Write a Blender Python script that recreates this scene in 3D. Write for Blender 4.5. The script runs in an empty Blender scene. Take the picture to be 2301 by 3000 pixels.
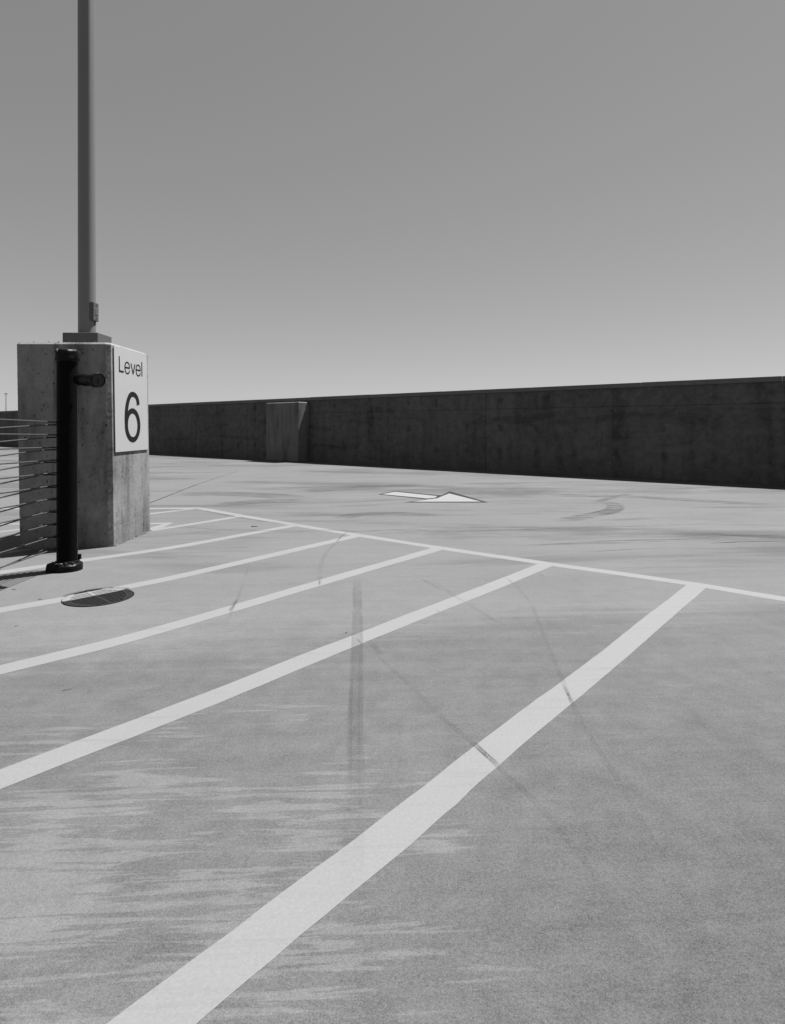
import bpy, bmesh, math, random
from mathutils import Vector, noise
random.seed(6)
S = bpy.context.scene
COL = S.collection

# ------------------------------------------------------------------ camera, sky, sun, exposure
h = 0.90                                   # eye height in metres (a low, crouching viewpoint)
FPX, CX, HY = 1750.0, 1150.5, 1252.0       # focal length, centre column, horizon row on a 2301 x 3000 picture
cam = bpy.data.cameras.new('camera'); camo = bpy.data.objects.new('camera', cam); COL.objects.link(camo)
cam.sensor_fit = 'HORIZONTAL'; cam.sensor_width = 36.0; cam.lens = 36.0 * FPX / 2301
cam.shift_y = -(1500 - HY) / 2301; cam.clip_start = 0.02; cam.clip_end = 6000
camo.location = (0, 0, h); camo.rotation_euler = (math.radians(90), 0, 0)
S.camera = camo

SUN_AZ = math.radians(54)              # clockwise from +Y
SUN_EL = math.radians(67)
w = bpy.data.worlds.new('World'); S.world = w; w.use_nodes = True
nt = w.node_tree; nt.nodes.clear()
sky = nt.nodes.new('ShaderNodeTexSky'); sky.sky_type = 'NISHITA'; sky.sun_disc = False
sky.sun_elevation = SUN_EL; sky.sun_rotation = SUN_AZ
sky.air_density = 1.15; sky.dust_density = 0.3; sky.ozone_density = 1.0
sep = nt.nodes.new('ShaderNodeSeparateColor')
mr = nt.nodes.new('ShaderNodeMath'); mr.operation = 'MULTIPLY'; mr.inputs[1].default_value = 0.42
mg = nt.nodes.new('ShaderNodeMath'); mg.operation = 'MULTIPLY_ADD'; mg.inputs[1].default_value = 0.36
bg = nt.nodes.new('ShaderNodeBackground'); bg.inputs[1].default_value = 0.05
wo = nt.nodes.new('ShaderNodeOutputWorld')
nt.links.new(sky.outputs[0], sep.inputs[0])
nt.links.new(sep.outputs[0], mr.inputs[0])
nt.links.new(sep.outputs[1], mg.inputs[0]); nt.links.new(mr.outputs[0], mg.inputs[2])
pw = nt.nodes.new('ShaderNodeMath'); pw.operation = 'POWER'; pw.inputs[1].default_value = .64
ps = nt.nodes.new('ShaderNodeMath'); ps.operation = 'MULTIPLY'; ps.inputs[1].default_value = 1.47
nt.links.new(mg.outputs[0], pw.inputs[0]); nt.links.new(pw.outputs[0], ps.inputs[0]); nt.links.new(ps.outputs[0], bg.inputs[0]); nt.links.new(bg.outputs[0], wo.inputs[0])

sun = bpy.data.lights.new('sun', 'SUN'); suno = bpy.data.objects.new('sun', sun); COL.objects.link(suno)
sun.energy = 5.0; sun.angle = math.radians(0.5); sun.color = (1, 1, 1)
sd = Vector((math.sin(SUN_AZ) * math.cos(SUN_EL), math.cos(SUN_AZ) * math.cos(SUN_EL), math.sin(SUN_EL)))
suno.rotation_euler = sd.to_track_quat('Z', 'Y').to_euler(); suno.location = (6, 4, 14)

S.view_settings.view_transform = 'Standard'; S.view_settings.look = 'None'
S.view_settings.exposure = 1.34; S.view_settings.gamma = 1.0; S.view_settings.use_curve_mapping = False

# ------------------------------------------------------------------ helpers
def G(px, py, z=0.0):                      # point of the deck seen at a picture position
    Y = FPX * (h - z) / (py - HY)
    return Vector(((px - CX) / FPX * Y, Y, z))
def P(px, py, Y):                          # point at distance Y seen at a picture position
    return Vector(((px - CX) / FPX * Y, Y, h - (py - HY) / FPX * Y))

def wloc(o):
    v = Vector((0, 0, 0))
    while o: v += Vector(o.location); o = o.parent
    return v
def build(name, vs, fs, mat, parent=None, smooth=False, loc=None, matidx=None):
    base = wloc(parent) if parent else Vector((0, 0, 0))
    loc = Vector(loc) if loc is not None else base
    me = bpy.data.meshes.new(name)
    me.from_pydata([tuple(Vector(v) - loc) for v in vs], [], fs)
    mats = mat if isinstance(mat, (list, tuple)) else [mat]
    for m in mats: me.materials.append(m)
    if matidx:
        for p, i in zip(me.polygons, matidx): p.material_index = i
    if smooth:
        for p in me.polygons: p.use_smooth = True
    me.update()
    o = bpy.data.objects.new(name, me); COL.objects.link(o)
    o.location = loc - base
    if parent: o.parent = parent
    return o
def fixn(o):
    bm = bmesh.new(); bm.from_mesh(o.data); bmesh.ops.recalc_face_normals(bm, faces=bm.faces); bm.to_mesh(o.data); bm.free()
    return o
def empty(name, loc):
    o = bpy.data.objects.new(name, None); COL.objects.link(o); o.location = loc; o.empty_display_size = .2
    return o
def tag(o, label=None, cat=None, group=None, kind=None):
    if label: o['label'] = label
    if cat: o['category'] = cat
    if group: o['group'] = group
    if kind: o['kind'] = kind
    return o
def bevel(o, wd, seg=2, ang=30):
    m = o.modifiers.new('bevel', 'BEVEL'); m.width = wd; m.segments = seg; m.limit_method = 'ANGLE'; m.angle_limit = math.radians(ang)
    return o

class MB:
    def __init__(s): s.v = []; s.f = []
    def add(s, vs, fs):
        n = len(s.v); s.v += [Vector(a) for a in vs]; s.f += [tuple(i + n for i in f) for f in fs]
    def hexa(s, p):                        # p: 4 bottom + 4 top
        s.add(p, [(3, 2, 1, 0), (4, 5, 6, 7), (0, 1, 5, 4), (1, 2, 6, 5), (2, 3, 7, 6), (3, 0, 4, 7)])
    def box(s, x0, x1, y0, y1, z0, z1):
        s.hexa([(x0, y0, z0), (x1, y0, z0), (x1, y1, z0), (x0, y1, z0), (x0, y0, z1), (x1, y0, z1), (x1, y1, z1), (x0, y1, z1)])
    def rings(s, rings, cap0=True, cap1=True, closed=True):
        n = len(rings[0]); vs = [v for r in rings for v in r]; fs = []
        for i in range(len(rings) - 1):
            for j in range(n if closed else n - 1):
                a = i * n + j; b = i * n + (j + 1) % n
                fs.append((a, b, b + n, a + n))
        if cap0: fs.append(tuple(reversed(range(n))))
        if cap1: fs.append(tuple(range((len(rings) - 1) * n, len(rings) * n)))
        s.add(vs, fs)
    def cyl(s, p0, p1, r0, r1=None, n=24, cap0=True, cap1=True):
        r1 = r0 if r1 is None else r1
        p0, p1 = Vector(p0), Vector(p1); a = (p1 - p0).normalized()
        u = a.orthogonal().normalized(); v = a.cross(u)
        R = [[p + (u * math.cos(2 * math.pi * k / n) + v * math.sin(2 * math.pi * k / n)) * r for k in range(n)] for p, r in ((p0, r0), (p1, r1))]
        s.rings(R, cap0, cap1)
    def lathe(s, c, prof, n=32, cap0=True, cap1=True, jit=0.0):
        c = Vector(c); R = []
        for r, z in prof:
            R.append([c + Vector(((r + jit * noise.noise(Vector((math.cos(2*math.pi*k/n)*3, math.sin(2*math.pi*k/n)*3, z * 60)))) * math.cos(2 * math.pi * k / n),
                                  (r + jit * noise.noise(Vector((math.cos(2*math.pi*k/n)*3, math.sin(2*math.pi*k/n)*3, z * 60)))) * math.sin(2 * math.pi * k / n),
                                  z + jit * .5 * noise.noise(Vector((math.cos(2*math.pi*k/n)*4 + 9, math.sin(2*math.pi*k/n)*4, z * 60))))) for k in range(n)])
        s.rings(R, cap0, cap1)
    def build(s, name, mat, parent=None, smooth=False, loc=None):
        return build(name, s.v, s.f, mat, parent, smooth, loc)

# ------------------------------------------------------------------ materials (all neutral grey: the picture is black and white)
KA = 0.50      # overall reflectance of the weathered surfaces
class NT:
    def __init__(s, name):
        s.m = bpy.data.materials.new(name); s.m.use_nodes = True; s.t = s.m.node_tree
        s.b = s.t.nodes['Principled BSDF']; s.o = s.t.nodes['Material Output']
        s.tc = s.t.nodes.new('ShaderNodeTexCoord').outputs['Object']
    def lk(s, a, b): s.t.links.new(a, b)
    def setin(s, sock, v):
        if hasattr(v, 'node'): s.lk(v, sock)
        else: sock.default_value = v
    def math(s, op, a, b=0.0, c=0.0, clamp=False):
        n = s.t.nodes.new('ShaderNodeMath'); n.operation = op; n.use_clamp = clamp
        for i, v in enumerate((a, b, c)): s.setin(n.inputs[i], v)
        return n.outputs[0]
    def mapc(s, scale=(1, 1, 1), rot=0.0, loc=(0, 0, 0)):
        n = s.t.nodes.new('ShaderNodeMapping'); n.vector_type = 'POINT'
        n2 = s.t.nodes.new('ShaderNodeMapping')
        n.inputs['Rotation'].default_value = (0, 0, rot)
        n2.inputs['Scale'].default_value = scale; n2.inputs['Location'].default_value = loc
        s.lk(s.tc, n.inputs[0]); s.lk(n.outputs[0], n2.inputs[0]); return n2.outputs[0]
    def noise(s, vec, scale, detail=4, rough=.5, dist=0.0):
        n = s.t.nodes.new('ShaderNodeTexNoise'); s.lk(vec, n.inputs['Vector'])
        n.inputs['Scale'].default_value = scale; n.inputs['Detail'].default_value = detail
        n.inputs['Roughness'].default_value = rough; n.inputs['Distortion'].default_value = dist
        return n.outputs['Fac']
    def voro(s, vec, scale):
        n = s.t.nodes.new('ShaderNodeTexVoronoi'); s.lk(vec, n.inputs['Vector']); n.inputs['Scale'].default_value = scale
        return n.outputs['Distance']
    def rng(s, v, a, b, c=0.0, d=1.0, smooth=False):
        n = s.t.nodes.new('ShaderNodeMapRange'); n.clamp = True
        if smooth: n.interpolation_type = 'SMOOTHSTEP'
        s.lk(v, n.inputs[0])
        for i, x in enumerate((a, b, c, d)): n.inputs[i + 1].default_value = x
        return n.outputs[0]
    def xyz(s, vec=None):
        n = s.t.nodes.new('ShaderNodeSeparateXYZ'); s.lk(vec or s.tc, n.inputs[0]); return n.outputs
    def dist(s, p, sc=(1, 1, 1)):
        n = s.t.nodes.new('ShaderNodeVectorMath'); n.operation = 'SUBTRACT'; s.lk(s.tc, n.inputs[0]); n.inputs[1].default_value = p
        m = s.t.nodes.new('ShaderNodeVectorMath'); m.operation = 'MULTIPLY'; s.lk(n.outputs[0], m.inputs[0]); m.inputs[1].default_value = sc
        l = s.t.nodes.new('ShaderNodeVectorMath'); l.operation = 'LENGTH'; s.lk(m.outputs[0], l.inputs[0]); return l.outputs['Value']
    def col(s, v):
        v = s.math('MULTIPLY', v, KA)
        n = s.t.nodes.new('ShaderNodeCombineColor')
        for i in range(3): s.setin(n.inputs[i], v)
        s.lk(n.outputs[0], s.b.inputs['Base Color'])
    def bump(s, hgt, strength=.3, dist=.005):
        n = s.t.nodes.new('ShaderNodeBump'); n.inputs['Strength'].default_value = strength; n.inputs['Distance'].default_value = dist
        s.lk(hgt, n.inputs['Height']); s.lk(n.outputs[0], s.b.inputs['Normal'])
    def fin(s, rough=.85, spec=.25, metal=0.0):
        s.setin(s.b.inputs['Roughness'], rough); s.b.inputs['Specular IOR Level'].default_value = spec; s.b.inputs['Metallic'].default_value = metal
        return s.m

def deck_material():
    n = NT('deck_concrete'); M = n.math
    a = .055
    st = n.noise(n.mapc((.55, 11, 1), -a), 1.0, 6, .62, .25)              # broom and wash streaks
    st2 = n.noise(n.mapc((1.6, 42, 1), -a, (3, 7, 0)), 1.0, 4, .6, .2)
    st3 = n.noise(n.mapc((.26, 1.0, 1), -a - .02, (11, 2, 0)), 1.0, 8, .66, 1.0)   # broad darker traffic bands
    bl = n.noise(n.mapc((1, 1, 1)), .9, 5, .55, .3)
    mot = n.noise(n.mapc((1, 1, 1)), 9, 6, .62, .4)
    gr = n.noise(n.mapc((1, 1, 1)), 120, 5, .85)
    gr2 = n.noise(n.mapc((1, 1, 1)), 38, 4, .8)
    x, y, z = n.xyz()
    far = n.rng(y, 2.9, 4.6, 0, 1, True)
    near = n.rng(y, 4.2, 1.6, 0, 1, True)
    gr3 = n.noise(n.mapc((1, 1, 1)), 330, 3, .9)
    fibre = n.noise(n.mapc((9, 60, 1), -a, (1, 8, 0)), 1.0, 4, .75, .4)
    # the front bay carries an older, duller sealer; its edge follows the broom strokes
    edge = M('ADD', M('SUBTRACT', y, M('MULTIPLY', x, .22)), M('ADD', M('MULTIPLY', M('SUBTRACT', st, .5), .9), M('MULTIPLY', M('SUBTRACT', bl, .5), .9)))
    slab = n.rng(edge, 2.85, 2.35, 0, 1, True)
    v = M('ADD', .187, M('MULTIPLY', M('SUBTRACT', st, .5), .050))
    v = M('SUBTRACT', v, M('MULTIPLY', slab, .044))
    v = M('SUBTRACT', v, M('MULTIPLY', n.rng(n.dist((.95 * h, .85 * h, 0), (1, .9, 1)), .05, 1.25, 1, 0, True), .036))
    v = M('ADD', v, M('MULTIPLY', M('SUBTRACT', st2, .5), .024))
    band = M('MULTIPLY', n.rng(M('ADD', st3, M('MULTIPLY', M('SUBTRACT', st, .5), .35)), .46, .66, 0, 1, True), far)
    v = M('SUBTRACT', v, M('MULTIPLY', band, .070))
    fine = M('MULTIPLY', n.rng(st2, .52, .74, 0, 1, True), far)
    v = M('SUBTRACT', v, M('MULTIPLY', fine, .030))
    v = M('ADD', v, M('MULTIPLY', M('SUBTRACT', bl, .5), .055))
    v = M('ADD', v, M('MULTIPLY', M('SUBTRACT', mot, .5), M('MULTIPLY_ADD', near, .075, .020)))
    # pale brush strokes worn through on the left foreground
    sp = n.noise(n.mapc((3.0, 40, 1), -a, (5, 1.3, 0)), 1.0, 4, .6, .8)
    clump = n.noise(n.mapc((1.9, 4.2, 1), 0, (2.4, .7, 0)), 1.0, 3, .6, .3)
    reg = n.rng(n.dist((-.62 * h, 1.42 * h, 0), (.92, 1.05, 1)), .15, .98, 1, 0, True)
    thr = M('ADD', M('MULTIPLY_ADD', reg, .29, -.160), M('MULTIPLY', M('SUBTRACT', clump, .5), .95))
    pale = n.rng(M('ADD', sp, thr), .565, .640, 0, 1, True)
    pale = M('MULTIPLY', pale, n.rng(reg, .02, .3, 0, 1, True))
    v = M('ADD', v, M('MULTIPLY', pale, .044))
    v = M('ADD', v, M('MULTIPLY', M('SUBTRACT', gr, .5), .21))
    v = M('ADD', v, M('MULTIPLY', M('SUBTRACT', gr3, .5), .34))
    v = M('ADD', v, M('MULTIPLY', M('SUBTRACT', fibre, .5), .035))
    v = M('ADD', v, M('MULTIPLY', M('SUBTRACT', gr2, .5), .05))
    # dark grit and pin holes
    pit = n.rng(n.voro(n.mapc((1, 1, 1)), 7.5), .012, .022, 1, 0)
    v = M('MULTIPLY', v, M('SUBTRACT', 1.0, M('MULTIPLY', pit, .5)))
    n.col(M('MAXIMUM', v, .02))
    n.bump(M('ADD', gr, M('MULTIPLY', st2, .6)), .35, .0025)
    return n.fin(.86, .22)

def concrete(name, base, stain=.3, pits=.5, grain=.16, vstreak=True, bumpd=.003, dirt=None):
    n = NT(name); M = n.math
    lo = n.noise(n.mapc((1, 1, 1)), 1.4, 5, .6, .3)
    vs = n.noise(n.mapc((2.6, 2.6, .5)), 1.3, 5, .62, .4)
    vs2 = n.noise(n.mapc((9, 9, .7), 0, (4, 4, 0)), 1.0, 4, .6, .2)
    bl = n.noise(n.mapc((1, 1, 1.0)), 9, 5, .65, .5)
    sp = n.noise(n.mapc((1, 1, 1)), 34, 4, .7, .2)
    gr = n.noise(n.mapc((1, 1, 1)), 160, 4, .85)
    v = M('ADD', 1.0, M('MULTIPLY', M('SUBTRACT', lo, .5), stain * 1.2))
    if vstreak:
        v = M('SUBTRACT', v, M('MULTIPLY', n.rng(vs, .48, .72, 0, 1, True), stain * 1.1))
        v = M('SUBTRACT', v, M('MULTIPLY', n.rng(vs2, .54, .75, 0, 1, True), stain * .8))
    v = M('ADD', v, M('MULTIPLY', M('SUBTRACT', bl, .5), stain * 1.2))
    v = M('SUBTRACT', v, M('MULTIPLY', n.rng(sp, .58, .72, 0, 1, True), pits * .55))
    v = M('ADD', v, M('MULTIPLY', M('SUBTRACT', gr, .5), grain * 3))
    pt = M('MAXIMUM', n.rng(n.voro(n.mapc((1, 1, .6)), 16), .06, .12, 1, 0), n.rng(n.voro(n.mapc((1, 1, .5), .7), 37), .06, .13, 1, 0))
    v = M('SUBTRACT', v, M('MULTIPLY', pt, pits * .5))
    if dirt:                                # splash dirt caught near the foot, with a broken upper edge
        x, y, z = n.xyz()
        d = n.rng(M('ADD', z, M('MULTIPLY', M('SUBTRACT', bl, .5), .35)), dirt[0], dirt[1], 1, 0, True)
        v = M('MULTIPLY', v, M('SUBTRACT', 1.0, M('MULTIPLY', d, dirt[2])))
    n.col(M('MAXIMUM', M('MULTIPLY', v, base), .008))
    n.bump(M('SUBTRACT', M('ADD', M('MULTIPLY', gr, .5), M('MULTIPLY', sp, .7)), pt), .5, bumpd)
    return n.fin(.9, .2)

def wall_material():
    n = NT('parapet_concrete'); M = n.math     # local x runs along the wall, z up
    lo = n.noise(n.mapc((.5, 1, .8)), 1.2, 5, .6, .3)
    vs = n.noise(n.mapc((2.4, 1, .35)), 1.0, 5, .6, .5)
    vs2 = n.noise(n.mapc((7, 1, .9), 0, (3, 0, 5)), 1.0, 5, .65, .5)
    bl = n.noise(n.mapc((1, 1, 1)), 6.5, 5, .68, .6)
    gr = n.noise(n.mapc((1, 1, 1)), 45, 5, .85)
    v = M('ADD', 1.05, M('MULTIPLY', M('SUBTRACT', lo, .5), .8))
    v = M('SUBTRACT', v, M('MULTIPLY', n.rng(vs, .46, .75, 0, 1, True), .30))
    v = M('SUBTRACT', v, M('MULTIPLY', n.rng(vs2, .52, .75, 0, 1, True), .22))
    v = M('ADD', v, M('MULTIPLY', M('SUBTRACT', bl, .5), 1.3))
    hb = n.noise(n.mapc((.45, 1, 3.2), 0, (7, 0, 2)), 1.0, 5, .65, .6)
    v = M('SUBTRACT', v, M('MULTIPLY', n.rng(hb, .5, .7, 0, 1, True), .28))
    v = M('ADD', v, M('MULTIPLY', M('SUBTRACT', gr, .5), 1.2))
    # rust and damp round the form-tie holes: two rows, evenly spaced
    x, y, z = n.xyz()
    fx = M('SUBTRACT', M('FRACT', M('DIVIDE', x, .873 * h)), .5)
    for zz in (.98 * h, 1.60 * h, .45 * h):
        dx = M('MULTIPLY', fx, .873 * h); dz = M('MULTIPLY', M('SUBTRACT', z, zz), .8)
        d = M('SQRT', M('ADD', M('MULTIPLY', dx, dx), M('MULTIPLY', dz, dz)))
        d = M('ADD', d, M('MULTIPLY', M('SUBTRACT', bl, .5), .16))
        v = M('MULTIPLY', v, M('SUBTRACT', 1.0, M('MULTIPLY', n.rng(d, .015, .09, 1, 0, True), M('MULTIPLY', n.rng(lo, .35, .65), .38))))
    # run marks below the ties and the panel joints
    run = n.rng(M('ADD', M('ABSOLUTE', fx), M('MULTIPLY', M('SUBTRACT', vs2, .5), .10)), .015, .085, 1, 0, True)
    v = M('MULTIPLY', v, M('SUBTRACT', 1.0, M('MULTIPLY', run, .06)))
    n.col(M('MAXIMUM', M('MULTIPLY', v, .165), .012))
    n.bump(M('ADD', gr, bl), .5, .006)
    return n.fin(.95, .12)

def simple(name, base, rough=.6, spec=.3, metal=0.0, var=.12, scale=20, bumps=0.0, bscale=60, stretch=(1, 1, 1)):
    n = NT(name); M = n.math
    a = n.noise(n.mapc(stretch), scale, 5, .6, .2); b = n.noise(n.mapc((1, 1, 1)), scale * 9, 3, .8)
    v = M('MULTIPLY', base, M('ADD', 1.0, M('ADD', M('MULTIPLY', M('SUBTRACT', a, .5), var * 2), M('MULTIPLY', M('SUBTRACT', b, .5), var))))
    n.col(v)
    if bumps: n.bump(n.noise(n.mapc(stretch), bscale, 4, .6), bumps, .004)
    return n.fin(rough, spec, metal)

def paint_material(name, base):
    n = NT(name); M = n.math
    a = n.noise(n.mapc((1, 1, 1)), 2.5, 5, .6); g = n.noise(n.mapc((1, 1, 1)), 120, 5, .85); s = n.noise(n.mapc((1.2, 20, 1), -.05), 1.5, 5, .65)
    v = M('ADD', base, M('MULTIPLY', M('SUBTRACT', a, .5), .04))
    v = M('ADD', v, M('MULTIPLY', M('SUBTRACT', g, .5), .16))
    v = M('SUBTRACT', v, M('MULTIPLY', n.rng(s, .52, .75, 0, 1, True), .030))
    n.col(v); n.bump(g, .3, .002)
    return n.fin(.75, .25)

def mark_material(name, base, alpha, stretch=(6, 6, 1), lo=.3, hi=.65, rot=0.0, fade=False):
    n = NT(name); M = n.math
    a = n.noise(n.mapc(stretch, rot), 1.0, 6, .7, .3)
    g = n.noise(n.mapc((1, 1, 1)), 150, 3, .8)
    f = M('MULTIPLY', n.rng(M('MULTIPLY_ADD', M('SUBTRACT', g, .5), .35, a), lo, hi, 0, 1, True), alpha)
    if fade:
        at = n.t.nodes.new('ShaderNodeAttribute'); at.attribute_name = 'fade'; f = M('MULTIPLY', f, at.outputs['Fac'])
    n.col(base); n.fin(.85, .2)
    tr = n.t.nodes.new('ShaderNodeBsdfTransparent'); mx = n.t.nodes.new('ShaderNodeMixShader')
    n.lk(f, mx.inputs[0]); n.lk(tr.outputs[0], mx.inputs[1]); n.lk(n.b.outputs[0], mx.inputs[2]); n.lk(mx.outputs[0], n.o.inputs[0])
    return n.m

M_DECK = deck_material()
M_WALL = wall_material()
M_COPE = concrete('coping_concrete', .22, .4, .4, .2, False)
M_PIL = concrete('pedestal_concrete', .375, .55, 1.25, .26, True, .004, (.02, .30, .22))
M_PILAS = concrete('pilaster_concrete', .245, .4, .6, .14, True)
M_PLINTH = concrete('mortar', .26, .3, .6, .2, False)
M_PAINT = paint_material('faded_white_paint', .285)
M_PAINT2 = paint_material('fresh_white_paint', .33)
M_BLACKP = simple('black_paint', .018, .7, .2, 0, .3, 15)
M_POLE = simple('pole_enamel', .26, .42, .45, 0, .10, 3, 0, 0, (1, 1, .2))
M_BOXM = simple('base_cover_metal', .135, .5, .4, 0, .12, 8)
M_SIGN = simple('sign_white', .66, .45, .35, 0, .05, 6)
M_INK = simple('sign_black', .010, .6, .2, 0, .1, 6)
M_POST = simple('black_post_coating', .0045, .6, .06, 0, .4, 14, .5, 30)
M_WRAP = simple('black_plastic_wrap', .010, .4, .12, 0, .4, 20, .9, 40)
M_CABLE = simple('galvanised_wire', .13, .45, .5, .35, .2, 60)
M_IRON = simple('cast_iron', .050, .6, .35, 0, .5, 40, .5, 120)
M_STEEL = simple('bright_steel', .45, .4, .5, .4, .1, 30)
M_CHIP = simple('chipped_edge', .30, .5, .5, 0, .8, 60)
M_DARK = simple('dark_void', .006, .9, .1)
M_TYRE = mark_material('tyre_rubber', .07, .18, (12, 5, 1), .28, .58, fade=True)
M_TYREL = mark_material('faint_tyre_rubber', .07, .115, (9, 5, 1), .30, .62, fade=True)
M_SCUFF = mark_material('rubber_scuff', .05, .6, (60, 60, 1), .30, .55, fade=True)
M_STAIN = mark_material('damp_stain', .06, .34, (2.5, 14, 1), .34, .62, fade=True)
M_CRACK = simple('crack_dark', .028, .95, .05)
M_EARTH = simple('dry_ground', .16, .95, .1, 0, .3, .05)
M_TWIG = simple('twig_bark', .025, .9, .1)

# ------------------------------------------------------------------ wall frame
wd = Vector((-.7826, .6225, 0)); wm = Vector((.6225, .7826, 0)); D = 12.17 * h
def W(t, d, z): return wm * (D - d) + wd * t + Vector((0, 0, z))     # d = distance out from the wall face towards the camera
WROT = math.atan2(wd.y, wd.x)

# ------------------------------------------------------------------ ground, deck
gs = 4000
ground = build('ground', [(-gs, -gs, -18), (gs, -gs, -18), (gs, gs, -18), (-gs, gs, -18)], [(0, 1, 2, 3)], M_EARTH)
tag(ground, 'flat dry land far below the roof deck', 'ground', kind='structure')

GC = Vector(((289 - CX) / FPX * 3.514 * h, 3.514 * h, 0)); GR = .194 * h
bm = bmesh.new()
out = [bm.verts.new(W(t, d, 0)) for t, d in ((-38, -.30), (95, -.30), (95, 42), (-38, 42))]
cir = [bm.verts.new(GC + Vector((math.cos(2 * math.pi * k / 64), math.sin(2 * math.pi * k / 64), 0)) * GR) for k in range(64)]
ed = [bm.edges.new((l[i], l[(i + 1) % len(l)])) for l in (out, cir) for i in range(len(l))]
bmesh.ops.triangle_fill(bm, use_beauty=True, edges=ed)
for f in list(bm.faces):
    if (f.calc_center_median() - GC).length < GR * .9 and all((v.co - GC).length < GR * 1.01 for v in f.verts): bm.faces.remove(f)
bmesh.ops.recalc_face_normals(bm, faces=bm.faces)
for f in bm.faces:
    if f.normal.z < 0: f.normal_flip()
me = bpy.data.meshes.new('parking_deck'); bm.to_mesh(me); bm.free(); me.materials.append(M_DECK)
deck = bpy.data.objects.new('parking_deck', me); COL.objects.link(deck)
tag(deck, 'sunlit grey concrete roof deck with broom streaks and painted hatching', 'deck', kind='structure')
sl = MB(); sl.hexa([W(-38, -.30, -.45), W(-38, 42, -.45), W(95, 42, -.45), W(95, -.30, -.45), W(-38, -.30, -.25), W(-38, 42, -.25), W(95, 42, -.25), W(95, -.30, -.25)])
fixn(sl.build('slab', M_DECK, deck))

def crom(pts, step=.06):
    """smooth path through the points (Hermite, tangents scaled by the segment lengths)"""
    n = len(pts); d = [(pts[i + 1] - pts[i]).length for i in range(n - 1)]; out = []
    T = [(pts[min(i + 1, n - 1)] - pts[max(i - 1, 0)]) / max(1e-9, (d[i - 1] if i else 0) + (d[i] if i < n - 1 else 0)) for i in range(n)]
    for i in range(n - 1):
        k = max(1, int(d[i] / step))
        for j in range(k):
            t = j / k; t2, t3 = t * t, t * t * t
            out.append(pts[i] * (2 * t3 - 3 * t2 + 1) + T[i] * (d[i] * (t3 - 2 * t2 + t)) + pts[i + 1] * (3 * t2 - 2 * t3) + T[i + 1] * (d[i] * (t3 - t2)))
    out.append(pts[-1].copy()); return out
def strip(name, pts, width, z, mat, parent, jit=.0025, step=.06, smoothpath=True, wfun=None, seed=0, label=None):
    pts = [Vector((p.x, p.y, 0)) for p in pts]
    if smoothpath: pts = crom(pts, step)
    vs = []; fs = []
    for i, p in enumerate(pts):
        a = pts[max(0, i - 1)]; b = pts[min(len(pts) - 1, i + 1)]; t = (b - a).normalized(); n = Vector((-t.y, t.x, 0))
        ww = width / 2 * (wfun(i / (len(pts) - 1)) if wfun else 1)
        s = i * step
        j1 = jit * (noise.noise(Vector((s * 2.2, seed * 7.1, 1))) * 1.6 + noise.noise(Vector((s * 11, seed * 3.3, 5))) * .8)
        j2 = jit * (noise.noise(Vector((s * 2.2, seed * 7.1, 11))) * 1.6 + noise.noise(Vector((s * 11, seed * 3.3, 15))) * .8)
        vs += [p + n * (ww + j1) + Vector((0, 0, z)), p - n * (ww + j2) + Vector((0, 0, z))]
        if i: k = 2 * i; fs.append((k - 2, k - 1, k + 1, k))
    o = build(name, vs, fs, mat, parent)
    if label: o['label'] = label
    return o
def fstrip(name, pts, width, z, mat, parent, jit=0, seed=0):
    """a mark whose strength dies away at its sides and ends (stored per vertex)"""
    q = crom([Vector((p.x, p.y, 0)) for p in pts], .05); vs, fs, al = [], [], []; n_ = len(q)
    for i, p in enumerate(q):
        a = q[max(0, i - 1)]; b = q[min(n_ - 1, i + 1)]; t = (b - a).normalized(); n = Vector((-t.y, t.x, 0))
        f = i / (n_ - 1); e = min(1, f * 7, (1 - f) * 4)
        for k, u in enumerate((-1, -.78, -.2, .25, .78, 1)):
            wob = 1 + .16 * noise.noise(Vector((i * .13, k * 3.1, seed)))
            vs.append(p + n * (u * width / 2 * wob) + Vector((0, 0, z)))
            al.append(e * (0, 1, .75, .7, 1, 0)[k])
        if i:
            for k in range(5):
                a_ = 6 * (i - 1) + k; fs.append((a_, a_ + 1, a_ + 7, a_ + 6))
    o = build(name, vs, fs, mat, parent)
    at = o.data.attributes.new('fade', 'FLOAT', 'POINT')
    for i, v in enumerate(al): at.data[i].value = v
    return o
def ext(a, b, dist): return a + (a - b).normalized() * dist     # prolong a line beyond its first point

LW = .112 * h
Ap = [G(585.7, 1489), G(707, 1510.7), G(864, 1537.5), G(1000, 1560), G(1295, 1606), G(1600, 1650.7), G(2017, 1709), G(2301, 1755)]
Ap.append(Ap[-1] + (Ap[-1] - Ap[-3]).normalized() * 4.5)
strip('boundary_line', Ap, LW * .95, .0004, M_PAINT, deck, seed=1, label='long white line that closes the hatching on its far side')
hl = {
 'a': [G(436, 1506), G(565, 1490.5)],
 'b': [G(436, 1555), G(560, 1536), G(707, 1512)],
 'c': [G(232, 1643.7), G(500, 1605), G(690, 1571), G(866, 1539)],
 'e': [G(0, 1962.5), G(350, 1877), G(675, 1785), G(900, 1719), G(1278, 1609)],
 'f': [G(0, 2284), G(700, 2013.5), G(900, 1932), G(1436, 1720.5), G(1603, 1653.6)],
 'g': [G(445, 3000), G(1150, 2444), G(1436, 2205), G(1800, 1916), G(2044, 1715)]}
for i, k in enumerate(hl):
    q = hl[k]; q = [ext(q[0], q[1], 2.6)] + q
    q[-1] = q[-1] + (q[-1] - q[-2]).normalized() * .01
    strip('hatch_line', q, LW if k not in 'ab' else LW * .9, .0007, M_PAINT, deck, jit=.0035, seed=i + 3)
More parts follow.
